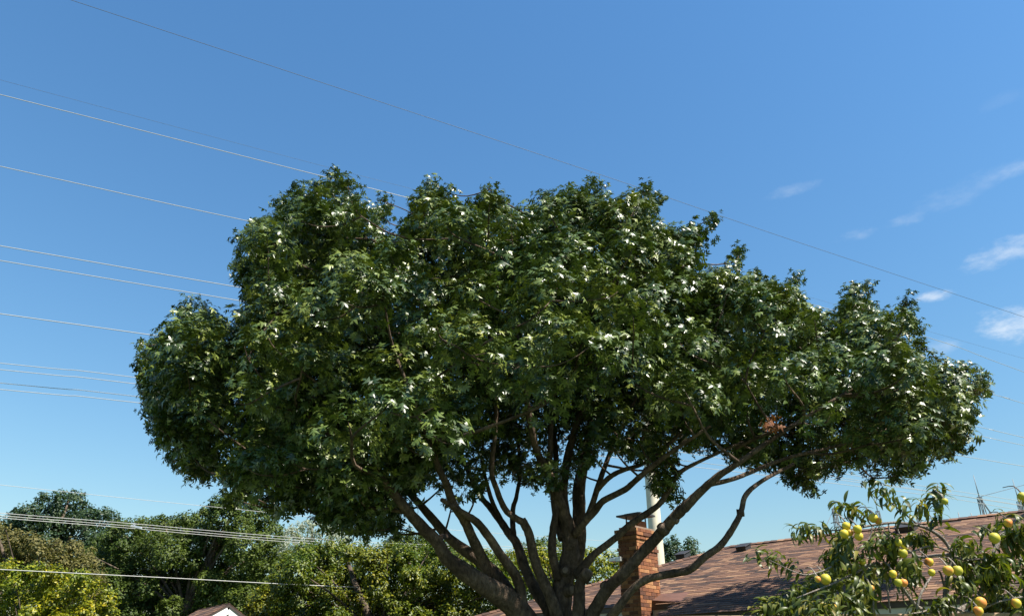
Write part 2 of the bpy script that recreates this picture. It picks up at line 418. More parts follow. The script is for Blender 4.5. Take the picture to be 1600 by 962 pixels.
# flue and hood
boxes('crown_slab', [(hp(CS-wl/2, CT+dl/2, CH+.03), u*(wl/2-.03), n*(dl/2-.03), zz*.03)], M['mortar'], house)
fl = boxes('flue', [(hp(CS-wl/2, CT+dl/2, CH+.12), u*.17, n*.17, zz*.09)], M['brick'], house)
hc = hp(CS-wl/2, CT+dl/2, CH+.34)
hood = boxes('chimney_hood', [(hc, u*.34, n*.30, zz*.018), (hc+zz*.035, u*.2, n*.17, zz*.02)], M['dark_metal'], house)
for a in (-1, 1):
    for b in (-1, 1): boxes('hood_leg', [(hc+u*.16*a+n*.15*b-zz*.09, u*.012, n*.012, zz*.09)], M['dark_metal'], hood)
# floodlight on the chimney's left edge
fp = hp(CS-wl-.04, CT-.02, EZ+.95)
flood = boxes('floodlight', [(fp-u*.02-n*.08, u*.10, n*.07, zz*.035), (fp+u*.14-n*.10, u*.07, n*.05, zz*.05)], M['galv'], house, .01)
# saddle flashing right of the chimney
cs = [hp(CS+.012, .0, rz_(0)+.02), hp(CS+.75, .0, rz_(0)+.02), hp(CS+.55, .75, rz_(.75)+.02), hp(CS+.012, dl+CT, rz_(dl+CT)+.12), hp(CS+.012, .0, rz_(0)+.10)]
poly('flashing', cs, [(0, 1, 4), (1, 2, 3, 4)], M['flashing'], house)

# shingles: real overlapping tabs
TW, EX = .30, .145
cosr = 1/math.sqrt(1+SL*SL); upv = (n+zz*SL)*cosr; nrm = (zz-n*SL)*cosr
sme = []
for q in range(4):
    wv = (.97, .99, 1.0, 1.03)[q]; hv = (0, .012, .02, .006)[q]
    V, F = box_data(Vector((0, 0, 0)), Vector((TW*.49*wv, 0, 0)), Vector((0, EX*.62+hv, 0)), Vector((0, 0, .006)))
    me = bpy.data.meshes.new('shingle'); me.from_pydata(V, [], F); me.update(); me.materials.append(M['shingle']); sme.append(me)
tabs = []
tmax = RW/cosr; row = 0
y = TEXT/cosr
while y < tmax-.05:
    t = y*cosr
    s_lo = S0+max(0, t)+.02
    if t < -.02: s_lo = SX+.02
    x = s_lo-(row % 3)*TW/3
    while x < S1:
        xc = x+TW/2
        x += TW
        if xc-TW/2 < s_lo-.1: continue
        if CUT0-.1 < xc < CUT1+.1 and t < CT+dl+.1: continue
        tabs.append((xc, t, random.randrange(4)))
    y += EX; row += 1
tilt = Matrix.Rotation(math.atan(.012/EX*.5), 4, 'X')
BAS = Matrix((u, upv, nrm)).transposed().to_4x4()
mats = []
for (xc, t, q) in tabs:
    p = hp(xc, t, rz_(t))+nrm*(.014+random.uniform(0, .003))+upv*.02
    px, py = proj(p)
    vis = -40 < px < 1640 and py < 975
    mats.append((vis, mpp(p), p, q))
order = sorted([i for i, m in enumerate(mats) if m[0]], key=lambda i: mats[i][1])
single = set(order[:300])
SV = []; SF = []
for i, (vis, d, p, q) in enumerate(mats):
    mw = Matrix.Translation(p) @ BAS @ Matrix.Rotation(-.045, 4, 'X')
    if i in single:
        o = bpy.data.objects.new('shingle', sme[q]); col.objects.link(o); o.parent = roof; o.matrix_parent_inverse = Matrix.Identity(4); o.matrix_world = mw
        o['_m'] = 0; del o['_m']
        o.matrix_local = Matrix.Translation(-house.location) @ mw if False else mw
    else:
        b = len(SV); SV += [mw @ v.co for v in sme[q].vertices]; SF += [tuple(k+b for k in f.vertices) for f in sme[q].polygons]
me = bpy.data.meshes.new('shingles'); me.from_pydata(SV, [], SF); me.update()
tag(link('shingles', me, M['shingle'], roof), kind='stuff')
# hip and ridge caps
def caps(a, b, name):
    L = (b-a).length; k = int(L/.2); d = (b-a).normalized(); sd = d.cross(zz).normalized(); up2 = sd.cross(d)
    V = []; F = []
    for i in range(k):
        c = a+d*(i+.5)*L/k+up2*.035
        base = len(V)
        for e in (-.115, .125):
            h = .012 if e < 0 else .0
            V += [c+d*e-sd*.14-up2*(.04-h), c+d*e+up2*(.02+h), c+d*e+sd*.14-up2*(.04-h)]
        F += [(base, base+1, base+4, base+3), (base+1, base+2, base+5, base+4), (base, base+3, base+5, base+2)]
    me = bpy.data.meshes.new(name); me.from_pydata(V, [], F); me.update()
    return link(name, me, M['shingle'], roof)
caps(hp(S0+RW, RW, EZ+RISE), hp(S1, RW, EZ+RISE), 'ridge_cap'); caps(hp(S0, 0, EZ), hp(S0+RW, RW, EZ+RISE), 'hip_cap')
# roof vents near the ridge
for (px, py, w) in ((1068, 871, .28), (1163, 859.5, .28), (1418, 830, .42)):
    r_ = ray(px, py); tq = rn.dot(hp(0, 0, EZ)-Vector((0, 0, CAMZ)))/rn.dot(r_); p = Vector((0, 0, CAMZ))+r_*tq
    v = boxes('roof_vent', [(p+nrm*.07, u*w*.5, upv*.17, nrm*.06), (p+nrm*.14, u*(w*.5+.03), upv*.2, nrm*.012)], M['vent'], house, .008)

# ------------------------------------------------------------------ foliage scatter
def scatter(blobs, dens, per, lsize, TV, TT, spread=.16, shell=(.55, 1.03), upbias=.25, shoots=.06, face=None, longest=1.28, domes_=None):
    P = []; Y = []; Z = []; S = []
    for bi_, (c, rad) in enumerate(blobs):
        k = max(5, int(4*math.pi*rad*rad*dens))
        d = unit(rng.normal(size=(k, 3))+np.array([0, 0, upbias]))
        if face is not None: d = unit(d+np.array(face)*rng.uniform(0, 1, (k, 1)))
        if domes_ is not None and domes_[bi_]:          # a bough: leafy above, bare below
            d = d[d[:, 2] > rng.uniform(-.55, .0, len(d))]; k = len(d)
        rr = rng.uniform(shell[0], shell[1], (k, 1))**.7
        sh = rng.random((k, 1)) < shoots
        rr = np.where(sh, rr*rng.uniform(1.02, longest, (k, 1)), rr)
        pc = np.array(c)[None]+d*rr*rad
        ax = unit(d+np.array([0, 0, .45])+rng.normal(0, .28, (k, 3)))
        m = per
        pos = np.repeat(pc, m, 0); axx = np.repeat(ax, m, 0)
        along = rng.uniform(-.5, .5, (k*m, 1)); sd = unit(np.cross(axx, rng.normal(size=(k*m, 3))))
        pos = pos+axx*along*spread*1.5+sd*spread*.25*rng.random((k*m, 1))
        ydir = unit(sd+axx*rng.uniform(-.3, .5, (k*m, 1))+np.array([0, 0, -.18]))
        zdir = unit(axx*.9+np.array([0, 0, .4])+rng.normal(0, .3, (k*m, 3)))
        P.append(pos); Y.append(ydir); Z.append(zdir); S.append(lsize*rng.uniform(.65, 1.2, k*m))
    return np.concatenate(P), frames(np.concatenate(Y), np.concatenate(Z)), np.concatenate(S)

# ------------------------------------------------------------------ the big oak
TD = 13.0
base = at(880, 1030, TD); gx = base.x
oak = empty('oak_tree', (gx, TD, 0))
tag(oak, 'big spreading oak with dense dark green crown on many bare forking stems', 'tree')
def pth(pts): return [at(x, y, TD+d) for (x, y, w, d) in pts], [w*(.40 if w < 30 else .44)*mpp(at(x, y, TD+d)) for (x, y, w, d) in pts]
trunk_top = at(880, 985, TD)
tube('trunk', [Vector((gx, TD, -.2)), Vector((gx, TD, .25)), Vector((gx, TD, 1.0)), Vector((gx, TD, 1.7)), at(876, 1030, TD), at(876, 990, TD)],
     [.58, .44, .37, .38, .34, .16], M['oak_bark'], oak, 16, 5, .04)
LIMBS = [
 [(858, 1040, 54, 0), (826, 978, 46, -.2), (796, 940, 42, -.4), (748, 908, 34, -.7), (700, 873, 28, -.9), (684, 848, 25, -1), (654, 817, 23, -1.2), (632, 792, 20, -1.4), (610, 763, 17, -1.6), (585, 735, 13, -1.8), (540, 700, 10, -2), (470, 640, 6, -2.2)],
 [(806, 955, 30, -.2), (786, 915, 30, 0), (755, 880, 25, .1), (707, 845, 19, .2), (679, 814, 17, .3), (648, 779, 14, .5), (623, 757, 12, .6), (560, 725, 9, .8), (470, 690, 7, 1), (390, 650, 5, 1.2)],
 [(800, 930, 26, -.1), (765, 892, 24, -.3), (742, 848, 20, -.6), (726, 814, 18, -.9), (707, 785, 17, -1.2), (698, 757, 15, -1.5), (685, 730, 13, -1.8), (660, 660, 9, -2.4), (620, 560, 6, -2.8)],
 [(815, 970, 28, -.3), (815, 940, 24, -.35), (812, 915, 21, -.4), (802, 893, 20, -.5), (783, 867, 18, -.6), (764, 839, 17, -.7), (745, 815, 15, -.9), (722, 800, 12, -1.2), (690, 780, 8, -1.6)],
 [(868, 1000, 30, .1), (858, 955, 25, .1), (836, 920, 23, .2), (820, 886, 20, .3), (808, 850, 18, .4), (796, 834, 16, .5), (780, 811, 14, .6), (764, 790, 12, .8), (745, 765, 10, 1.1), (715, 690, 8, 1.5), (690, 560, 5, 2)],
 [(803, 842, 12, .45), (801, 815, 11, .5), (802, 792, 10, .6), (808, 770, 8, .7), (812, 720, 7, 1), (800, 600, 5, 1.6)],
 [(876, 1000, 30, -.1), (866, 948, 24, -.25), (842, 892, 20, -.35), (833, 864, 19, -.4), (826, 832, 18, -.45), (815, 811, 16, -.5)],
 [(822, 818, 15, -.5), (806, 809, 13, -.5), (789, 795, 12, -.5), (776, 764, 11, -.6), (768, 730, 10, -.7), (775, 640, 8, -1), (760, 480, 5, -1.4)],
 [(785, 815, 10, .6), (772, 790, 9, .6), (764, 767, 8, .6), (752, 720, 6, .8)],
 [(878, 1030, 50, 0), (877, 960, 40, 0), (880, 911, 35, 0), (891, 865, 33, 0), (888, 825, 28, 0), (876, 790, 23, -.1), (862, 754, 21, -.2), (855, 735, 18, -.2), (838, 702, 14, -.4), (825, 640, 12, -.8), (800, 500, 8, -1.2), (730, 370, 5, -1.4)],
 [(857, 740, 13, -.2), (860, 700, 11, -.1), (862, 650, 10, 0), (880, 500, 7, .4), (900, 360, 4, .8)],
 [(895, 900, 26, .3), (904, 855, 28, .4), (905, 801, 27, .5), (905, 760, 25, .6), (914, 713, 20, .7), (925, 660, 16, .8), (960, 520, 10, 1.2), (990, 370, 5, 1.4)],
 [(880, 840, 22, 0), (869, 800, 18, .3), (866, 765, 14, .6), (868, 700, 10, 1), (850, 560, 6, 1.8)],
 [(893, 860, 20, -.1), (880, 780, 20, .2), (883, 735, 18, .3), (893, 690, 15, .2), (905, 650, 12, 0), (940, 540, 8, -.6), (930, 420, 5, -1)],
 [(872, 905, 18, -.1), (863, 862, 17, -.2), (864, 830, 15, -.2), (868, 800, 13, -.2), (866, 770, 10, -.1)],
 [(903, 900, 26, -.3), (913, 884, 19, -.4), (930, 864, 14, -.5), (962, 840, 13, -.6), (982, 821, 13, -.7), (1010, 802, 12, -.8), (1032, 785, 11, -.8), (1050, 756, 10, -.9), (1062, 738, 9, -1), (1090, 722, 7, -1), (1160, 690, 5, -1.2)],
 [(897, 838, 16, .1), (911, 818, 14, .1), (922, 798, 13, 0), (933, 764, 12, 0), (946, 726, 10, .1), (965, 680, 8, .2), (1010, 590, 5, .4)],
 [(934, 765, 10, 0), (950, 747, 10, -.2), (971, 735, 9, -.3), (1020, 715, 7, -.6), (1100, 640, 5, -1)],
 [(898, 836, 16, -.1), (913, 815, 15, -.3), (927, 801, 14, -.4), (943, 782, 13, -.6), (977, 764, 12, -.8), (999, 745, 11, -1), (1040, 712, 9, -1.3), (1110, 665, 6, -1.8)],
 [(888, 1010, 30, -.4), (903, 965, 27, -.5), (905, 930, 24, -.55), (907, 909, 19, -.6), (917, 896, 15, -.65)],
 [(893, 1035, 40, -.4), (925, 962, 26, -.6), (946, 924, 23, -.8), (977, 892, 22, -1), (1003, 864, 21, -1.1), (1032, 833, 21, -1.3), (1057, 804, 21, -1.5), (1072, 790, 20, -1.6), (1088, 774, 16, -1.7), (1120, 745, 14, -1.9), (1155, 722, 11, -2.1), (1230, 670, 8, -2.2), (1360, 590, 5, -2.2)],
 [(1108, 757, 10, -1.8), (1145, 748, 9, -1.8), (1172, 738, 8, -1.7), (1230, 715, 7, -1.5), (1330, 690, 5, -1.2), (1440, 650, 4, -1)],
 [(900, 1045, 34, -.5), (950, 972, 20, -.9), (965, 950, 17, -1.1), (985, 924, 15, -1.2), (1007, 906, 15, -1.3), (1041, 897, 15, -1.4), (1076, 890, 15, -1.5), (1101, 870, 14, -1.6), (1126, 851, 13, -1.7), (1148, 820, 12, -1.8), (1158, 798, 11, -1.8), (1166, 772, 10, -1.8), (1192, 750, 8, -1.7), (1240, 725, 6, -1.5)],
 [(1150, 700, 6, -1), (1180, 685, 6, -1.6), (1215, 672, 5, -2.2), (1255, 660, 4, -2.5)],
 [(640, 800, 8, -1.2), (600, 795, 7, -1.2), (560, 790, 6, -1.2), (520, 777, 5, -1.1)],
 [(682, 846, 12, -.9), (690, 838, 12, -.4), (700, 838, 12, .1)],
]
ends = []
for L in LIMBS:
    P, r = pth(L); tube('limb', P, r, M['oak_bark'], oak, 10, 5, .07)
    Q, _ = catmull(P, r, 3)
    ends += Q[len(Q)//3:]
def knob(px, py, dep, r, rin, toward=Vector((0, -1, .1))):
    c = at(px, py, TD+dep); a = toward.normalized()
    o = tube('cut_stub', [c-a*r*1.6, c-a*r*.4, c+a*r*.5, c+a*r*.55], [r*1.15, r*1.1, r*.95, r*.5], M['oak_bark'], oak, 12, 1, .05)
    tube('cut_face', [c+a*r*.5, c+a*r*.57], [rin, rin*.9], M['cut_wood'], o, 10, 1)
knob(883, 891, -.2, .075, .05); knob(918, 894, -.65, .085, .06, Vector((.5, -.3, .7)))
knob(892, 921, -.2, .09, .06, Vector((.6, -1, .1))); knob(1056, 812, -1.5, .06, .04, Vector((.6, -.5, -.4))); knob(1160, 801, -1.8, .05, .03, Vector((1, -.3, 0)))
knob(945, 915, -.8, .075, .05, Vector((-.6, -.6, .5))); knob(1034, 823, -1.4, .07, .04, Vector((-.5, -.6, .6)))

SIL = [(208,575),(222,540),(262,505),(272,475),(300,468),(345,490),(362,505),(375,470),(360,440),(362,380),(400,350),(440,315),(490,280),(520,267),(555,275),(560,310),(600,305),(606,372),(622,352),(655,295),(675,280),(705,300),(730,318),(745,295),(770,292),(800,320),(820,320),(860,300),(930,284),(945,310),(975,305),(1005,293),(1038,300),(1035,350),(1075,340),(1125,337),(1110,380),(1095,420),(1130,400),(1160,388),(1172,430),(1215,440),(1250,430),(1265,470),(1295,490),(1320,450),(1365,448),(1370,490),(1420,467),(1435,500),(1440,540),(1480,570),(1530,575),(1553,605),(1530,640),(1525,665),(1500,715),(1440,735),(1400,750),(1360,728),(1300,740),(1270,775),(1220,745),(1180,738),(1130,728),(1085,712),(1060,735),(1055,790),(1015,785),(1005,735),(950,712),(925,740),(905,790),(850,775),(790,755),(740,785),(700,800),(668,760),(645,790),(630,850),(570,850),(520,830),(490,815),(440,800),(400,800),(355,780),(340,750),(300,750),(245,715),(230,650),(215,620)]
SA = np.array(SIL, float); SB = np.roll(SA, -1, 0)
def inside_d(x, y):
    c = False
    for (x1, y1), (x2, y2) in zip(SA, SB):
        if (y1 > y) != (y2 > y) and x < (x2-x1)*(y-y1)/(y2-y1)+x1: c = not c
    ab = SB-SA; t = np.clip(((x-SA[:, 0])*ab[:, 0]+(y-SA[:, 1])*ab[:, 1])/(ab**2).sum(1), 0, 1)
    q = SA+ab*t[:, None]; d = np.hypot(q[:, 0]-x, q[:, 1]-y).min()
    return d if c else -d
def under(x, y):                               # seen from below here: no front shell
    return (y > 640 and 740 < x < 1330) or (y > 720 and 630 < x < 740)
blobs = []; domes = []; inner = []
def add_blob(x, y, rp, Y, dome=False, deep=False):
    c = at(x, y, Y); (inner if deep else blobs).append((c, rp*mpp(c)))
    if not deep: domes.append(dome)
edge = []; tries = 0
while tries < 9000 and len(edge) < 190:          # along the outline
    tries += 1
    x = random.uniform(200, 1560); y = random.uniform(262, 855); d = inside_d(x, y)
    if not 13 < d < 46: continue
    r = max(9, d-12)
    if any((x-a)**2+(y-b)**2 < (.62*(r+c)*.75)**2 for a, b, c in edge): continue
    edge.append((x, y, r)); add_blob(x, y, r, TD+random.uniform(-1.2, 1.0))
for layer in ('front', 'mid', 'core', 'back'):
    got = []; tries = 0
    while tries < 5000 and len(got) < 130:
        tries += 1
        x = random.uniform(230, 1530); y = random.uniform(300, 830); d = inside_d(x, y)
        if d < 26: continue
        if layer == 'front' and under(x, y): continue
        if layer in ('mid', 'core') and d < 45: continue
        r = min(d*.95, random.uniform(40, 78) if layer in ('front', 'back') else 58)
        gap = .69 if layer == 'front' else .55
        if any((x-a)**2+(y-b)**2 < (gap*(r+c))**2 for a, b, c in got): continue
        got.append((x, y, r)); H = math.sqrt(min(1, d/170))
        low = max(0, (y-560)/250)
        if layer == 'front': Y = TD-3.7*H*(1-.25*low)+random.uniform(-1.0, .9)
        elif layer == 'mid':
            if under(x, y): continue
            Y = TD-2.1*H+random.uniform(-.5, .5)
        elif layer == 'core':
            if y > 700 and 640 < x < 1200: continue
            Y = TD+.3+random.uniform(-.5, .5)
        else: Y = TD+2.3*H+random.uniform(-.5, .5)
        add_blob(x, y, r, Y, layer == 'front', layer in ('mid', 'core'))
for (x, y, r) in ((520,284,13),(545,302,18),(495,300,14),(600,322,11),(598,348,15),(675,296,12),(660,314,16),(690,318,14),(765,304,11),(758,322,14),(925,296,11),(935,312,14),(900,312,13),(1010,304,10),(1028,316,8),(1000,320,13),
                  (1110,350,11),(1090,362,14),(1070,378,14),(1155,400,9),(1148,416,13),(1140,432,14),(1245,442,8),(1240,458,11),(1330,458,7),(1345,468,9),(1358,458,7),(1338,484,13),(1355,492,12),(1418,478,8),(1410,492,11),(1426,508,8),
                  (1480,580,9),(1528,588,9),(1540,606,7),(1505,588,10),(1438,545,8),(300,482,11),(284,494,11),(320,492,10),(375,382,9),(400,358,8),(440,324,9),(468,304,9),(1205,450,8),(1180,440,9),(845,318,9),(705,310,9),(230,548,9),(220,580,7),
                  (1270,758,9),(1240,748,9),(1400,738,9),(1365,742,8),(1425,728,8),(320,735,9),(300,738,7),(365,775,9),(430,788,9)):
    add_blob(x, y-(7 if y < 620 else -5), r, TD+random.uniform(-.9, .7))
# the bright boughs that hang towards the camera
for (x, y, r, Y) in ((650, 650, 62, 8.7), (600, 640, 46, 8.9), (690, 690, 40, 8.8), (735, 555, 62, 8.9), (690, 530, 50, 9.0), (800, 570, 42, 9.1), (560, 455, 56, 9.8),
                     (500, 500, 50, 9.9), (600, 470, 44, 9.8), (430, 545, 50, 10.2), (860, 470, 56, 9.4), (990, 520, 56, 9.6), (1180, 500, 50, 10.4), (1230, 600, 44, 10.2), (1290, 660, 34, 10.2),
                     (1400, 610, 50, 11), (470, 590, 46, 10), (1035, 760, 30, 12.4)):
    add_blob(x, y, r, Y-(.35 if Y < 12 else 0), Y < 12)
print('blobs', len(blobs))
pos, fr, size = scatter(blobs, 11.5, 11, .137, OAK_V, OAK_T, spread=.17, shoots=.10, upbias=.35, shell=(.62, 1.0), longest=1.16, domes_=domes)
p2, f2, s2 = scatter(inner, 9.0, 10, .19, OAK_V, OAK_T, spread=.22, shoots=0, upbias=.2, shell=(.3, 1.0))
pos = np.concatenate([pos, p2]); fr = np.concatenate([fr, f2]); size = np.concatenate([size, s2]); blobs += inner
print('oak leaves', len(pos))
# the leaves that show largest are single parts, the rest one mass
fd = pos[:, 1]*CP+(pos[:, 2]-CAMZ)*SP
score = size/fd*np.maximum(.15, np.abs((fr[:, :, 2]*unit(np.array([0, 0, CAMZ])-pos)).sum(1)))
score[pos[:, 1] > 10.2] *= .3
big = np.argsort(-score)[:300]; rest = np.setdiff1d(np.arange(len(pos)), big)
v, f = leaves_mesh('crown', pos[rest], fr[rest], size[rest], OAK_V, OAK_T)
crown = link('crown', mesh_np('crown', v.reshape(-1, 3), f.reshape(-1, 3)), M['oak_leaf'], oak); crown['kind'] = 'stuff'
oakme = mesh_np('leaf', OAK_V, OAK_T); oakme.materials.append(M['oak_leaf'])
def place(name, me, p, rot, s, parent):
    o = bpy.data.objects.new(name, me); col.objects.link(o); o.parent = parent
    m = np.eye(4); m[:3, :3] = rot*s; m[:3, 3] = p
    o.matrix_parent_inverse = Matrix.Translation(parent.location).inverted()
    o.matrix_basis = Matrix(m.tolist()); return o
for i in big: place('leaf', oakme, pos[i], fr[i], float(size[i]), oak)
# boughs from the limbs into the leaf masses
nodes = [Vector(e) for e in ends]; todo = list(blobs); NA = np.array([tuple(e) for e in nodes])
CA = np.array([tuple(c) for c, r in todo]); best = np.full(len(todo), 1e9); bi = np.zeros(len(todo), int); best_done = np.zeros(len(todo), bool)
def relax(idx0):
    for j in range(idx0, len(NAL)):
        q = NAL[j]; d = np.linalg.norm(CA-q, axis=1)+np.maximum(0, q[2]-CA[:, 2])*1.5+.15*PEN[j]
        m = d < best; best[m] = d[m]; bi[m] = j
NAL = [np.array(tuple(e)) for e in nodes]; PEN = [0.0]*len(NAL); relax(0)
for _ in range(len(todo)):
    i = int(np.where(best_done, 1e9, best).argmin()); best_done[i] = True
    c, rad = todo[i]; a = Vector(NAL[bi[i]]); L = (c-a).length; pen = PEN[bi[i]]
    k0 = len(NAL); NAL.append(np.array(tuple(c))); PEN.append(pen+1.5); relax(k0)
    if L < .2: continue
    mid = a.lerp(c, .5)+Vector((random.uniform(-.12, .12), random.uniform(-.12, .12), -.05))*L
    tip = c+((c-a).normalized()+Vector((0, 0, .6))).normalized()*rad*.5
    r0 = min(.04, .014+.01*L)/(1+.12*pen)
    tube('branch', [a, mid, c, tip], [r0, r0*.8, r0*.55, .004], M['oak_bark'], oak, 5, 3)
# one dead brown spray
dl_ = at(1207, 663, 10.6)
pp, ff, ss = scatter([(dl_, .10)], 60, 5, .12, OAK_V, OAK_T, spread=.1)
v, f = leaves_mesh('dead_leaves', pp, ff, ss, OAK_V, OAK_T)
M['dead_leaf'] = leaf_mat('dead_leaf', [(0, (.12, .04, .015)), (1, (.26, .10, .04))], rough=.7)
o = link('dead_leaves', mesh_np('dead_leaves', v.reshape(-1, 3), f.reshape(-1, 3)), M['dead_leaf'], oak); o['label'] = 'small spray of dead brown leaves'; o['kind'] = 'stuff'

# ------------------------------------------------------------------ background trees
def bg_tree(name, label, px_blobs, Y, mat, leaf, dens0, per=9, depth=1.5, group=None, trunk_r=.2, dark_gap=False, cat='tree', bmat=None, spread=None, trunk=True):
    cx = sum(b[0] for b in px_blobs)/len(px_blobs)
    g = at(cx, 900, Y); t = empty(name, (g.x, Y, 0)); tag(t, label, cat, group)
    dens = dens0*5.2; bl = []
    for (x, y, r) in px_blobs:
        c = at(x, y, Y+random.uniform(-depth, depth)); bl.append((c, r*mpp(c)))
    # let the crown go on down below what the frame shows
    pos, fr, size = scatter(bl, dens, per, leaf, DIA_V, DIA_T, spread=spread or leaf*1.6, shell=(.5, 1.02), upbias=.3, shoots=.05)
    v, f = leaves_mesh('crown', pos, fr, size, DIA_V, DIA_T)
    o = link('crown', mesh_np('crown', v.reshape(-1, 3), f.reshape(-1, 3)), mat, t); o['kind'] = 'stuff'
    top = max((c for c, r in bl), key=lambda c: c.z)
    if trunk:
        tube('trunk', [Vector((g.x, Y, -.1)), Vector((g.x+.1, Y, top.z*.4)), Vector(((g.x+top.x)/2, Y, top.z*.75)), top], [trunk_r, trunk_r*.8, trunk_r*.5, .03], bmat or M['bark'], t, 8, 4)
        for c, r in bl[::4]:
            a = Vector((g.x+.1, Y, min(top.z*.45, c.z*.8)))
            tube('limb', [a, a.lerp(c, .5)+Vector((0, 0, .2)), c], [trunk_r*.25, trunk_r*.15, .015], bmat or M['bark'], t, 6, 3)
    print(name, len(pos)); return t
def fill(polyg, n, r0, r1, seed):
    rd = random.Random(seed); A = np.array(polyg, float); B = np.roll(A, -1, 0); out = []; tr = 0
    x0, y0 = A.min(0); x1, y1 = A.max(0)
    while len(out) < n and tr < 6000:
        tr += 1; x, y = rd.uniform(x0, x1), rd.uniform(y0, y1); c = False
        for (xa, ya), (xb, yb) in zip(A, B):
            if (ya > y) != (yb > y) and x < (xb-xa)*(y-ya)/(yb-ya)+xa: c = not c
        if not c: continue
        ab = B-A; t = np.clip(((x-A[:, 0])*ab[:, 0]+(y-A[:, 1])*ab[:, 1])/(ab**2).sum(1), 0, 1); q = A+ab*t[:, None]
        d = np.hypot(q[:, 0]-x, q[:, 1]-y).min()
        r = min(d*1.0, rd.uniform(r0, r1))
        if r < r0*.55: continue
        if any((x-a)**2+(y-b)**2 < (.46*(r+cc))**2 for a, b, cc in out): continue
        out.append((x, y, r))
    return out
bg_tree('live_oak', 'dark bluish green domed tree behind the pale brown tree, under the wires',
        fill([(-60, 830), (-10, 812), (30, 790), (70, 768), (115, 765), (150, 785), (185, 805), (210, 840), (210, 930), (-60, 930)], 120, 9, 20, 1), 62, M['dark_leaf'], .26, 1.5, 8, 3, trunk_r=.45)
bg_tree('elm_tree', 'large deep green tree mound crossed by the triple wires behind the shed',
        fill([(130, 850), (190, 812), (260, 805), (305, 800), (335, 775), (365, 770), (420, 795), (447, 830), (450, 870), (440, 1010), (120, 1010)], 170, 14, 30, 2), 42, M['mid_leaf'], .155, 3.3, 9, 2.5, trunk_r=.4)
bg_tree('tree', 'tree with dull yellowish brown foliage between the lime shrub and the dark domed tree',
        fill([(-60, 830), (0, 815), (50, 830), (110, 842), (150, 860), (165, 900), (180, 960), (-60, 960)], 60, 10, 22, 3), 36, M['brown_leaf'], .15, 3.2, 9, 1.5, trunk_r=.2)
bg_tree('shrub', 'bright yellow green broadleaf shrub below the brownish tree',
        fill([(-50, 885), (10, 876), (60, 880), (120, 890), (165, 905), (185, 940), (180, 1010), (-50, 1010)], 60, 10, 22, 4), 27, M['yellow_leaf'], .125, 6, 9, 1.0, cat='shrub', trunk_r=.1)
bg_tree('broadleaf_tree', 'wide yellowish green broadleaf tree beside the small shed, behind the leftmost oak stems',
        fill([(385, 935), (420, 900), (440, 865), (470, 850), (520, 845), (580, 850), (640, 850), (700, 853), (750, 860), (790, 865), (810, 890), (805, 1010), (370, 1010)], 200, 12, 26, 5), 24, M['lime_leaf'], .10, 9.5, 9, 1.3, trunk_r=.2)
bg_tree('broadleaf_tree', 'yellowish green tree seen between the central oak stems behind the roof',
        fill([(770, 868), (820, 855), (880, 858), (930, 858), (975, 862), (1000, 870), (1000, 960), (770, 960)], 60, 10, 20, 6), 31, M['yellow_leaf'], .13, 5, 9, 1.0, trunk_r=.2)
bg_tree('pecan_tree', 'dark green treetop showing over the yellowish tree between the left stems',
        fill([(590, 850), (625, 830), (650, 825), (690, 842), (720, 850), (740, 880), (590, 900)], 26, 9, 18, 7), 48, M['mid_leaf'], .2, 2.4, 9, 1.5, trunk_r=.3)
bg_tree('pecan_tree', 'dark green treetop showing left of the main trunk above the yellowish tree',
        fill([(790, 862), (830, 845), (865, 838), (890, 848), (900, 890), (790, 890)], 20, 8, 15, 8), 52, M['mid_leaf'], .2, 2.4, 9, 1.5, trunk_r=.3)
bg_tree('olive_tree', 'thin silvery grey treetop under the oak crown behind the yellowish tree',
        fill([(432, 880), (440, 830), (468, 812), (515, 812), (548, 828), (555, 880)], 40, 8, 14, 9), 33, M['silver_leaf'], .10, 6.0, 7, 1.0, trunk_r=.12)
bg_tree('live_oak', 'distant dark round treetop above the ridge right of the chimney',
        fill([(1030, 870), (1035, 845), (1055, 838), (1080, 840), (1102, 852), (1110, 880), (1110, 930), (1025, 930)], 36, 7, 13, 10), 75, M['dark_leaf'], .28, 1.3, 8, 2.0, trunk_r=.4)

bg_tree('added_hedge', 'added dark green foliage blocking bright sky gaps low behind the small shed, under the large deep green tree',
        fill([(150, 900), (250, 888), (350, 892), (440, 900), (450, 1000), (140, 1000)], 70, 11, 22, 12), 50, M['mid_leaf'], .2, 2.2, 9, 1.5, cat='added_hedge', trunk_r=.1)  # added foliage row, blocks bright horizon sky showing through the trees

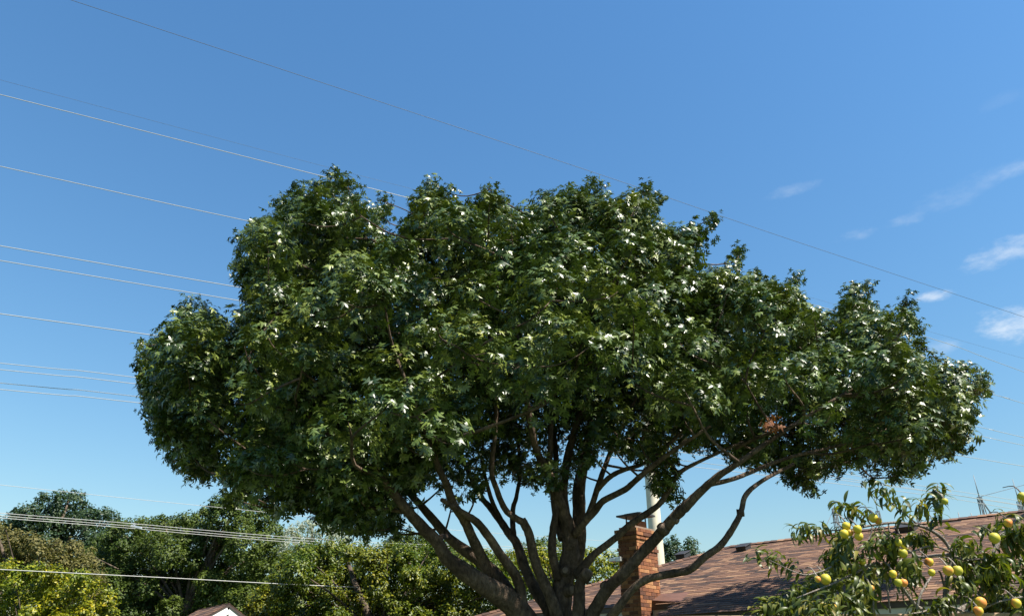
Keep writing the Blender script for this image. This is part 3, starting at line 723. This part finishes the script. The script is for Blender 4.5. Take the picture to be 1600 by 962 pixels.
# ------------------------------------------------------------------ small shed
pk = at(355, 944, 22); shed = empty('garden_shed', (pk.x, 22, 0)); tag(shed, 'small shed with white gable trim and brown shingle roof among the trees', 'shed')
ga = Vector((.80, .60, 0)).normalized()          # along the gable wall (to the right, away)
rb = Vector((-.60, .80, 0)).normalized()         # ridge runs back to the left
W = 1.35; PIT = .62; LEN = 2.6
rd = [pk+rb*a+ga*W*s-zz*(W*PIT*abs(s)) for a in (-.18, LEN) for s in (-1, 0, 1)]
th = zz*.07
V = rd+[p-th for p in rd]
F = [(0, 1, 4, 3), (1, 2, 5, 4), (6, 9, 10, 7), (7, 10, 11, 8), (0, 6, 7, 1), (1, 7, 8, 2), (3, 4, 10, 9), (4, 5, 11, 10), (0, 3, 9, 6), (2, 8, 11, 5)]
sroof = poly('roof', V, F, M['edge_metal'], shed)
for sgn in (-1, 1):
    slv = (ga*sgn*W-zz*W*PIT).normalized(); L = math.hypot(W, W*PIT); nv = slv.cross(rb); nv = nv if nv.z > 0 else -nv
    k = 0; yv = .06
    while yv < L:
        x = -.18-(k % 2)*.14
        while x < LEN:
            a0, a1 = max(-.18, x), min(LEN, x+.28); x += .28
            if a1-a0 < .05: continue
            c = pk+rb*((a0+a1)/2)+slv*(yv-.01)+nv*.014
            V, F = box_data(c, rb*((a1-a0)/2*.98), (slv*.998+nv*.05)*.085, nv*.006)
            me = bpy.data.meshes.new('shingle'); me.from_pydata(V, [], F); me.update(); link('shingle', me, M['shingle'], sroof).matrix_parent_inverse = Matrix.Identity(4)
        yv += .145; k += 1
for sgn in (-1, 1):
    a = pk-rb*.15-zz*.16; slv = (ga*sgn-zz*PIT).normalized(); L = math.hypot(W, W*PIT)
    pv = slv.cross(rb)
    boxes('gable_trim', [(a+slv*L*.5+rb*(.012*sgn+.0), slv*L*.5, pv.normalized()*.085, rb*.02)], M['white_trim'], shed)
hw = pk.z-W*PIT
wp = [pk-ga*W*.86-zz*W*PIT*.86-zz*.1, pk-zz*.1, pk+ga*W*.86-zz*W*PIT*.86-zz*.1]
g0, g1 = [p*1 for p in wp], [p+rb*(LEN-.2) for p in wp]
fl0 = [Vector((p.x, p.y, 0)) for p in (wp[0], wp[2])]; fl1 = [p+rb*(LEN-.2) for p in fl0]
V = g0+fl0+g1+fl1
poly('wall', V, [(0, 1, 2, 4, 3), (5, 8, 9, 7, 6), (0, 3, 8, 5), (2, 7, 9, 4), (3, 4, 9, 8)], M['wall'], shed)

# ------------------------------------------------------------------ steel pole and overhead wires
PY = 35.0
pb = at(1027, 868, PY); wdv = Vector((.919, .394, 0)); wnv = (-.394, .919)
DP = wnv[0]*pb.x+wnv[1]*PY
pole = empty('utility_pole', (pb.x, PY, 0)); tag(pole, 'tall cream steel utility pole behind the brick chimney', 'utility pole')
ptop = at(982, 328, PY).z
tube('shaft', [Vector((pb.x, PY, -.3)), Vector((pb.x, PY, 8)), Vector((pb.x, PY, 16)), Vector((pb.x, PY, ptop))], [.36, .30, .25, .17], M['pole'], pole, 12, 2)
def wire(name, pts, off, dia, mat, label, group=None, sub=6):
    P = [atplane(x, y, wnv, DP+off) for x, y in pts]
    a = P[0]+(P[0]-P[1]).normalized()*22; b = P[-1]+(P[-1]-P[-2]).normalized()*30
    P = [a]+P+[b]
    o = tube(name, P, [dia/2]*len(P), mat, None, 6, sub); tag(o, label, 'wire', group); return P
def insul(z, side):
    c = Vector((pb.x, PY, z)); d = Vector((wnv[0], wnv[1], 0))*side
    o = tube('insulator', [c+d*.15, c+d*.6], [.05, .05], M['insulator'], pole, 8, 1)
G1 = 'overhead wires strung on the steel pole'
WHT = [
 ([(0, 148), (490, 272), (645, 311), (985, 398), (1443, 525), (1600, 581)], 'bright overhead wire meeting the top left of the oak crown'),
 ([(0, 260), (395, 347), (990, 472), (1548, 615), (1600, 630)], 'bright overhead wire meeting the upper left lobe of the oak crown halfway up'),
 ([(0, 384), (357, 446), (1000, 555), (1522, 665), (1591, 681)], 'upper wire of the bright pair meeting the crown above its lowest left lobe'),
 ([(0, 407), (370, 469), (1000, 573), (1518, 678), (1593, 694)], 'lower wire of the bright pair meeting the crown above its lowest left lobe'),
 ([(0, 490), (228, 522), (1000, 632), (1503, 712), (1600, 728)], 'single bright wire meeting the shoulder of the lowest left crown lobe'),
 ([(0, 567), (217, 590), (1005, 690), (1314, 739), (1600, 783)], 'first wire down of the four close wires meeting the left end of the crown'),
 ([(0, 577), (217, 600), (1005, 698), (1295, 743), (1600, 789)], 'second wire down of the four close wires meeting the left end of the crown'),
 ([(0, 598), (222, 620), (1008, 712), (1435, 765), (1600, 790)], 'third wire down of the four close wires meeting the left end of the crown'),
 ([(0, 608), (217, 629), (1008, 720), (1435, 771), (1600, 797)], 'lowest of the four close wires meeting the left end of the crown')]
for i, (pts, lab) in enumerate(WHT):
    side = 1 if i % 2 else -1
    wire('overhead_wire', pts, .6*side, .032 if i < 5 else .024, M['wire'], lab, G1)
    p = atplane(pts[len(pts)//2][0], pts[len(pts)//2][1], wnv, DP); insul(p.z, side)
wire('shield_wire', [(110, 0), (490, 125), (950, 277), (1240, 376), (1600, 495)], 0, .025, M['far_wire'], 'thin dark wire crossing the whole sky above the oak', G1)
wire('shield_wire', [(0, 125), (480, 253), (985, 385), (1600, 560)], 14, .016, M['far_wire'], 'faint thin wire just above the highest bright wire', G1)
# lower lines nearer by
def low_wire(name, pts, Y0, Y1, dia, label, group=None):
    x0, x1 = pts[0][0], pts[-1][0]
    P = [at(x, y, Y0+(Y1-Y0)*(x-x0)/(x1-x0)) for x, y in pts]
    P = [P[0]+(P[0]-P[1]).normalized()*14]+P
    tag(tube(name, P, [dia/2]*len(P), M['wire'], None, 6, 6), label, 'wire', group)
low_wire('cable', [(0, 757), (190, 777), (380, 796), (640, 822), (1020, 850)], 20.5, PY, .013, 'thin pale cable crossing just above the left treetops')
for k, (dy, lab) in enumerate(((0, 'top cable of the three close cables crossing the dark green trees'), (4, 'middle cable of the three close cables crossing the dark green trees'), (7.5, 'bottom cable of the three close cables crossing the dark green trees'))):
    low_wire('cable', [(0, 801+dy), (213, 818+dy), (300, 826+dy), (430, 837+dy), (560, 845.5+dy), (670, 850+dy), (1022, 858+dy)], 19.5, PY, .017, lab, 'three close cables')
cl = at(213, 823, 19.5+(PY-19.5)*213/1022)
co = boxes('cable_clamp', [(cl, Vector((.16, 0, -.03)), Vector((0, .04, 0)), Vector((0, 0, .035))), (cl+Vector((-.08, 0, .06)), Vector((.03, 0, 0)), Vector((0, .03, 0)), Vector((0, 0, .05)))], M['galv'], None, .01)
tag(co, 'small metal clamp on the three close cables', 'clamp')
low_wire('service_cable', [(140, 896), (280, 903), (428, 911), (560, 917)], 20, 23.5, .02, 'lone pale cable crossing the dark tree above the small shed roof')

# ------------------------------------------------------------------ far lattice masts behind the roof
def mast(px, ptopy, pspike, Y, label, leg=0):
    b = at(px, ptopy, Y); H = b.z; t = empty('lattice_mast', (b.x, Y, 0)); tag(t, label, 'lattice mast', 'lattice masts beyond the roof')
    V = []; F = []; w0, w1 = 1.1, .28; segs = 9
    def rod(a, c, r):
        v, f = tube_data([a, c], [r, r], 4); F.extend(tuple(i+len(V) for i in q) for q in f); V.extend(v)
    def cn(k, s): w = w0+(w1-w0)*k/segs; return Vector((b.x+s[0]*w, Y+s[1]*w, H*k/segs))
    cs4 = [(-1, -1), (1, -1), (1, 1), (-1, 1)]
    for k in range(segs):
        for i in range(4):
            s, s2 = cs4[i], cs4[(i+1) % 4]
            rod(cn(k, s), cn(k+1, s), .085); rod(cn(k, s), cn(k+1, s2), .05); rod(cn(k+1, s), cn(k+1, s2), .05)
    me = bpy.data.meshes.new('lattice'); me.from_pydata(V, [], F); me.update(); link('lattice', me, M['lattice'], t)
    tp = at(px, pspike, Y); tube('spike', [Vector((b.x, Y, H-.3)), Vector((b.x, Y, tp.z))], [.11, .05], M['lattice'], t, 5, 1)
    if leg:
        f0 = Vector((b.x+leg, Y+1, 0)); V = []; F = []
        for k in range(8):
            a = Vector((b.x, Y, H)).lerp(f0, k/8); c = Vector((b.x, Y, H)).lerp(f0, (k+1)/8); a2 = Vector((b.x, Y, a.z)); 
            rod(a, c, .14); rod(Vector((b.x, Y, c.z)), c, .08); rod(a2, c, .08)
        me = bpy.data.meshes.new('brace'); me.from_pydata(V, [], F); me.update(); link('brace', me, M['lattice'], t)
mast(1530, 776, 742, 150, 'tallest lattice mast with a slanting brace above the roof ridge', 16)
mast(1303, 794, 790, 150, 'lattice mast behind the roof ridge just left of the peach branches')
mast(1371, 798, 778, 165, 'lattice mast behind the peach branches at the roof ridge')
mast(1592, 783, 748, 155, 'lattice mast beside the upper right peach branch above the ridge')
mast(1434, 803, 795, 175, 'short lattice mast behind the upright peach shoot at the ridge')
for (px, y0) in ((1497, 800), (1517, 801)):
    p = at(px, y0, 140); o = tube('thin_mast', [Vector((p.x, 140, 0)), Vector((p.x, 140, p.z)), ], [.16, .07], M['lattice'], None, 6, 1)
    tag(o, 'thin plain mast over the ridge nearer the %s' % ('upright peach shoot' if px < 1500 else 'tallest lattice mast'), 'mast', 'thin masts at the ridge')
a, b = at(1530, 776, 150), at(1740, 700, 160)
tag(tube('guy_wire', [a, (a+b)/2-zz*1.0, b], [.05]*3, M['far_wire'], None, 5, 5), 'faint wire rising to the right from the tallest lattice mast', 'wire')
a, b = at(1303, 794, 150), at(1262, 824, 150)
tag(tube('guy_wire', [a, Vector((a.x-20, a.y, 0))], [.05]*2, M['far_wire'], None, 5, 1), 'faint guy wire slanting down left from the mast near the peach branches', 'wire')

# ------------------------------------------------------------------ fence
FZ = 1.86
fa, fb = atz(1160, 961.2, FZ), atz(1600, 956.5, FZ); fdv = (fb-fa).normalized(); fnv = Vector((-fdv.y, fdv.x, 0))
fc = Vector((fb.x, fb.y, 0)); fence = empty('fence', (fa.x, fa.y, 0)); tag(fence, 'wooden board fence with flat cap rail in front of the peach tree', 'fence')
f0, f1 = -6.0, 2.6
boxes('cap_rail', [(fc+fdv*((f0+f1)/2)+fnv*.05+zz*(FZ-.0175), fdv*(f1-f0)/2, fnv*.07, zz*.0175)], M['cedar'], fence, .004)
pme = bpy.data.meshes.new('plank'); V, F = box_data(Vector((0, 0, 0)), Vector((.0685, 0, 0)), Vector((0, .008, 0)), Vector((0, 0, (FZ-.035-.03)/2))); pme.from_pydata(V, [], F); pme.update(); pme.materials.append(M['cedar'])
x = f0
while x < f1-.07:
    o = bpy.data.objects.new('plank', pme); col.objects.link(o); o.parent = fence; o.matrix_parent_inverse = Matrix.Translation(fence.location).inverted()
    o.location = fc+fdv*(x+.07)+fnv*random.uniform(-.002, .002)+zz*(.03+(FZ-.065)/2); o.rotation_euler.z = math.atan2(fdv.y, fdv.x); x += .14
for z in (.35, 1.0, 1.6): boxes('rail', [(fc+fdv*((f0+f1)/2)+fnv*.03+zz*z, fdv*(f1-f0)/2, fnv*.02, zz*.045)], M['cedar'], fence)
for i in range(5):
    x = f0+.1+i*(f1-f0-.2)/4
    boxes('post', [(fc+fdv*x+fnv*.095+zz*(FZ-.05)/2, fdv*.045, fnv*.045, zz*(FZ-.05)/2)], M['cedar'], fence)

# ------------------------------------------------------------------ peach tree
PD = 4.35
def z3(x, y): return 1160+x/3.636, 720+y/3.636
pt0 = at(*z3(1150, 860), PD); peach = empty('peach_tree', (pt0.x, PD, 0)); tag(peach, 'peach tree with drooping narrow leaves and yellow fruit behind the fence', 'tree')
PB = [  # (z3 x, z3 y, width px, depth offset)
 [(1120, 1500, 22, 0), (1140, 1000, 16, 0), (1150, 860, 11, 0), (1160, 700, 9, 0), (1185, 580, 8, 0), (1212, 490, 6, 0)],
 [(1195, 525, 7, 0), (1150, 455, 6.5, 0), (1100, 410, 6, -.05), (1020, 370, 5.5, -.1), (900, 350, 5, -.1), (820, 352, 4.5, -.1), (700, 370, 4, -.1), (640, 385, 3, -.1), (480, 395, 2, -.1), (380, 400, 1.5, -.1)],
 [(1190, 532, 7, 0), (1100, 535, 6, .1), (1000, 542, 5, .2), (900, 470, 3, .2)], [(1180, 515, 4, 0), (1120, 490, 3.5, -.1), (1050, 485, 3, -.2), (940, 522, 2, -.2)],
 [(1150, 720, 4, 0), (1110, 620, 3, -.1), (1020, 740, 4, -.2), (990, 840, 4, -.2)],
 [(1150, 860, 7, 0), (1000, 830, 6, -.1), (850, 640, 5, -.2), (760, 580, 4.5, -.2), (640, 635, 3.5, -.25), (500, 700, 3, -.3), (300, 780, 2, -.3)],
 [(740, 590, 3.5, -.2), (670, 598, 3, -.2), (560, 580, 3, -.25), (430, 632, 2.5, -.3), (330, 640, 2, -.3), (150, 560, 1.5, -.3)],
 [(1150, 900, 9, 0), (1350, 750, 8, .1), (1430, 520, 7, .1), (1490, 400, 6.5, .1), (1600, 310, 7, .1), (1700, 270, 6, .1)],
 [(820, 620, 3, -.2), (822, 700, 3, -.2), (840, 860, 3, -.2)], [(745, 730, 2.5, -.25), (745, 870, 2.5, -.25)],
 [(990, 355, 3.5, -.1), (900, 280, 2.5, -.1), (800, 200, 2, -.1), (740, 140, 1.5, -.1)], [(1060, 390, 3, -.05), (1090, 330, 2.5, 0), (1105, 220, 2, 0), (1110, 130, 1.2, 0)],
 [(700, 365, 2.5, -.1), (650, 300, 2, -.1), (580, 245, 1.3, -.1)], [(640, 390, 2.5, -.1), (570, 430, 2, -.1), (520, 540, 1.5, -.1)],
 [(1200, 540, 5, 0), (1270, 560, 4, -.1), (1400, 560, 3, -.15), (1480, 620, 2, -.2)], [(1160, 820, 5, 0), (1300, 860, 4, -.1), (1450, 800, 3, -.2), (1590, 770, 3, -.2)],
 [(830, 352, 3, -.1), (835, 420, 2.5, -.1), (850, 500, 2, -.15)], [(870, 352, 3, -.1), (900, 440, 2.5, -.1)], [(740, 365, 3, -.1), (720, 440, 2, -.1), (660, 500, 1.5, -.1)],
 [(1000, 250, 1.2, 0), (1060, 300, 1.5, 0), (1085, 350, 2, 0)], [(1150, 800, 3, 0), (1040, 850, 2.5, -.1), (960, 865, 2, -.2)], [(700, 600, 2.5, -.2), (640, 720, 2, -.3), (560, 830, 2, -.35), (450, 880, 1.5, -.35)]]
for L in PB:
    P = [at(*z3(x, y), PD+d) for x, y, w, d in L]; r = [w*.5*mpp(p)*.9 for p, (x, y, w, d) in zip(P, L)]
    if L[0][1] == 1500: P = [Vector((P[0].x-.05, PD, -.1))]+P; r = [.06]+r
    tube('trunk' if L[0][1] == 1500 else 'branch', P, r, M['peach_bark'], peach, 8, 4, .06)
# leaf meshes: long, folded and curved
def peach_leaf(curl, wid, twist):
    V = []; F = []; n_ = 6; p = Vector((0, 0, 0)); a = 0
    for i in range(n_+1):
        t = i/n_; w = wid*math.sin(math.pi*min(1, t*.93+.05))**.8*(1-.25*t)
        if i == n_: w = .004
        tw = twist*t; cx, cz = math.cos(tw), math.sin(tw)
        fold = .35*w
        V += [p+Vector((-w*cx, 0, fold-w*cz)), p+Vector((0, 0, 0)), p+Vector((w*cx, 0, fold+w*cz))]
        a -= curl/n_; p = p+Vector((0, math.cos(a), math.sin(a)))/n_
    for i in range(n_):
        b = i*3; F += [(b, b+1, b+4, b+3), (b+1, b+2, b+5, b+4)]
    me = bpy.data.meshes.new('leaf'); me.from_pydata(V, [], F); me.update(); me.materials.append(M['peach_leaf'])
    me.polygons.foreach_set('use_smooth', np.ones(len(F), bool)); return me
plm = [peach_leaf(c, w, t) for c, w, t in ((1.5, .115, .3), (1.9, .12, -.4), (2.3, .11, .5), (2.6, .12, -.3), (1.2, .125, .6), (2.0, .10, 0))]
SH = [(330,640,70,530,30),(480,390,290,410,32),(720,330,560,245,30),(600,420,480,560,34),(560,380,560,580,36),(620,450,520,600,26),(970,340,740,140,36),(1090,370,1110,130,40),
 (1060,280,985,240,12),(900,430,660,560,44),(900,440,800,600,42),(950,540,900,640,28),(980,560,960,700,32),(760,590,400,680,52),(700,640,330,720,52),(640,650,240,800,60),(600,720,100,860,66),
 (700,680,620,860,52),(740,600,730,720,28),(560,760,450,880,38),(1200,480,1310,470,26),(1210,540,1290,680,42),(1250,470,1330,640,38),(1300,560,1420,540,28),(1380,540,1480,600,42),(1440,560,1500,700,42),
 (1400,600,1400,720,38),(1300,700,1250,760,20),(1600,760,1400,830,44),(1500,760,1590,850,40),(1430,780,1300,860,30),(1060,860,1180,800,28),(1000,830,960,860,14),(1490,380,1370,390,18),(1500,340,1480,310,10),
 (1620,370,1500,460,44),(1640,340,1560,520,44),(800,380,770,440,12),(1000,420,1030,460,24),(930,440,1040,440,20),(1180,640,1260,720,18),(870,660,920,740,12),(1625,180,1600,240,10),(1680,420,1620,600,40),
 (300,800,80,880,40),(450,800,250,890,44),(1560,560,1660,700,40),(1700,700,1560,840,40),(1200,860,1100,890,14),(740,700,700,860,26)]
LV = []
for (x0, y0, x1, y1, k) in SH:
    dep = PD-.15+random.uniform(-.28, .28)
    A = at(*z3(x0, y0), dep); B = at(*z3(x1, y1), dep+random.uniform(-.12, .12)); ax = (B-A).normalized()
    k = int(k*1.7)
    for i in range(k):
        t = (i+random.random())/k; p = A.lerp(B, t)+Vector((0, 0, .35*(B-A).length*.3*math.sin(t*math.pi)))
        p += Vector((random.gauss(0, .018), random.gauss(0, .03), random.gauss(0, .018)))
        sd = ax.cross(Vector((random.gauss(0, 1), random.gauss(0, 1), random.gauss(0, 1)))).normalized()
        yd = (sd*.9+ax*.45+Vector((0, 0, .2-.55*random.random()))).normalized()
        zd = (Vector((0, -.2, 1))+Vector((random.gauss(0, .35), random.gauss(0, .35), 0)))
        LV.append((p, yd, zd, random.uniform(.065, .108), random.randrange(6)))
fr2 = frames(np.array([l[1] for l in LV]), np.array([l[2] for l in LV]))
def shown(i):
    x, y = proj(LV[i][0]); return -LV[i][3]/LV[i][0].y if (1170 < x < 1600 and y < 955) else 1
order = sorted(range(len(LV)), key=shown); single = set(order[:300]); V = []; F = []
LM = [np.array([tuple(v.co) for v in m.vertices]) for m in plm]; LF = [[tuple(f.vertices) for f in m.polygons] for m in plm]
for i, (p, yd, zd, s, q) in enumerate(LV):
    if i in single: place('leaf', plm[q], tuple(p), fr2[i], s, peach)
    else:
        b = len(V); V += [tuple(w) for w in (LM[q]*s) @ fr2[i].T+np.array(p)]; F += [tuple(j+b for j in f) for f in LF[q]]
me = bpy.data.meshes.new('foliage'); me.from_pydata(V, [], F); me.update(); tag(link('foliage', me, M['peach_leaf'], peach, True), kind='stuff')
print('peach leaves', len(LV))
# fruit
def peach_mesh():
    bm = bmesh.new(); bmesh.ops.create_uvsphere(bm, u_segments=20, v_segments=14, radius=.5)
    for v in bm.verts:
        x, y, z = v.co; an = math.atan2(y, x); rxy = math.hypot(x, y)
        cre = math.exp(-(an/.22)**2)*.045*(rxy/.5)
        v.co.x -= cre*math.cos(an); v.co.y -= cre*math.sin(an)
        if z > .3: v.co.z -= .35*(z-.3)*math.exp(-(rxy/.18)**2)*2
        v.co.z *= 1.03
        if z < -.42: v.co.z -= .02
    me = bpy.data.meshes.new('peach'); bm.to_mesh(me); bm.free(); me.materials.append(M['peach'])
    me.polygons.foreach_set('use_smooth', np.ones(len(me.polygons), bool)); return me
pm = peach_mesh()
FR = [(742,322,26),(770,338,20),(590,368,24),(578,412,25),(612,405,18),(653,385,24),(661,426,24),(840,465,22),(885,462,20),(912,522,26),(683,570,18),(1060,572,24),(1075,632,20),(1168,620,28),(1222,620,28),(855,640,22),(884,688,22),(916,690,22),
 (428,670,17),(472,670,30),(732,720,17),(510,838,30),(480,860,18),(1432,436,30),(1352,802,32),(1340,850,26),(1590,200,24),(1150,228,18),(1555,805,26),(1510,350,24)]
for (x, y, r) in FR:
    p = at(*z3(x, y), PD-.33+random.uniform(-.06, .06)); d = 2*r/3.636*mpp(p)
    rot = Matrix.Rotation(random.uniform(0, 6.28), 3, 'Z') @ Matrix.Rotation(random.uniform(-.4, .4), 3, 'X')
    o = place('peach', pm, tuple(p), np.array(rot), d, peach)
    top = p+Vector((0, 0, d*.4)); tube('stem', [top, top+Vector((random.uniform(-.01, .01), .06, .05)), top+Vector((0, .14, .06))], [.004, .003, .002], M['peach_bark'], peach, 5, 2)
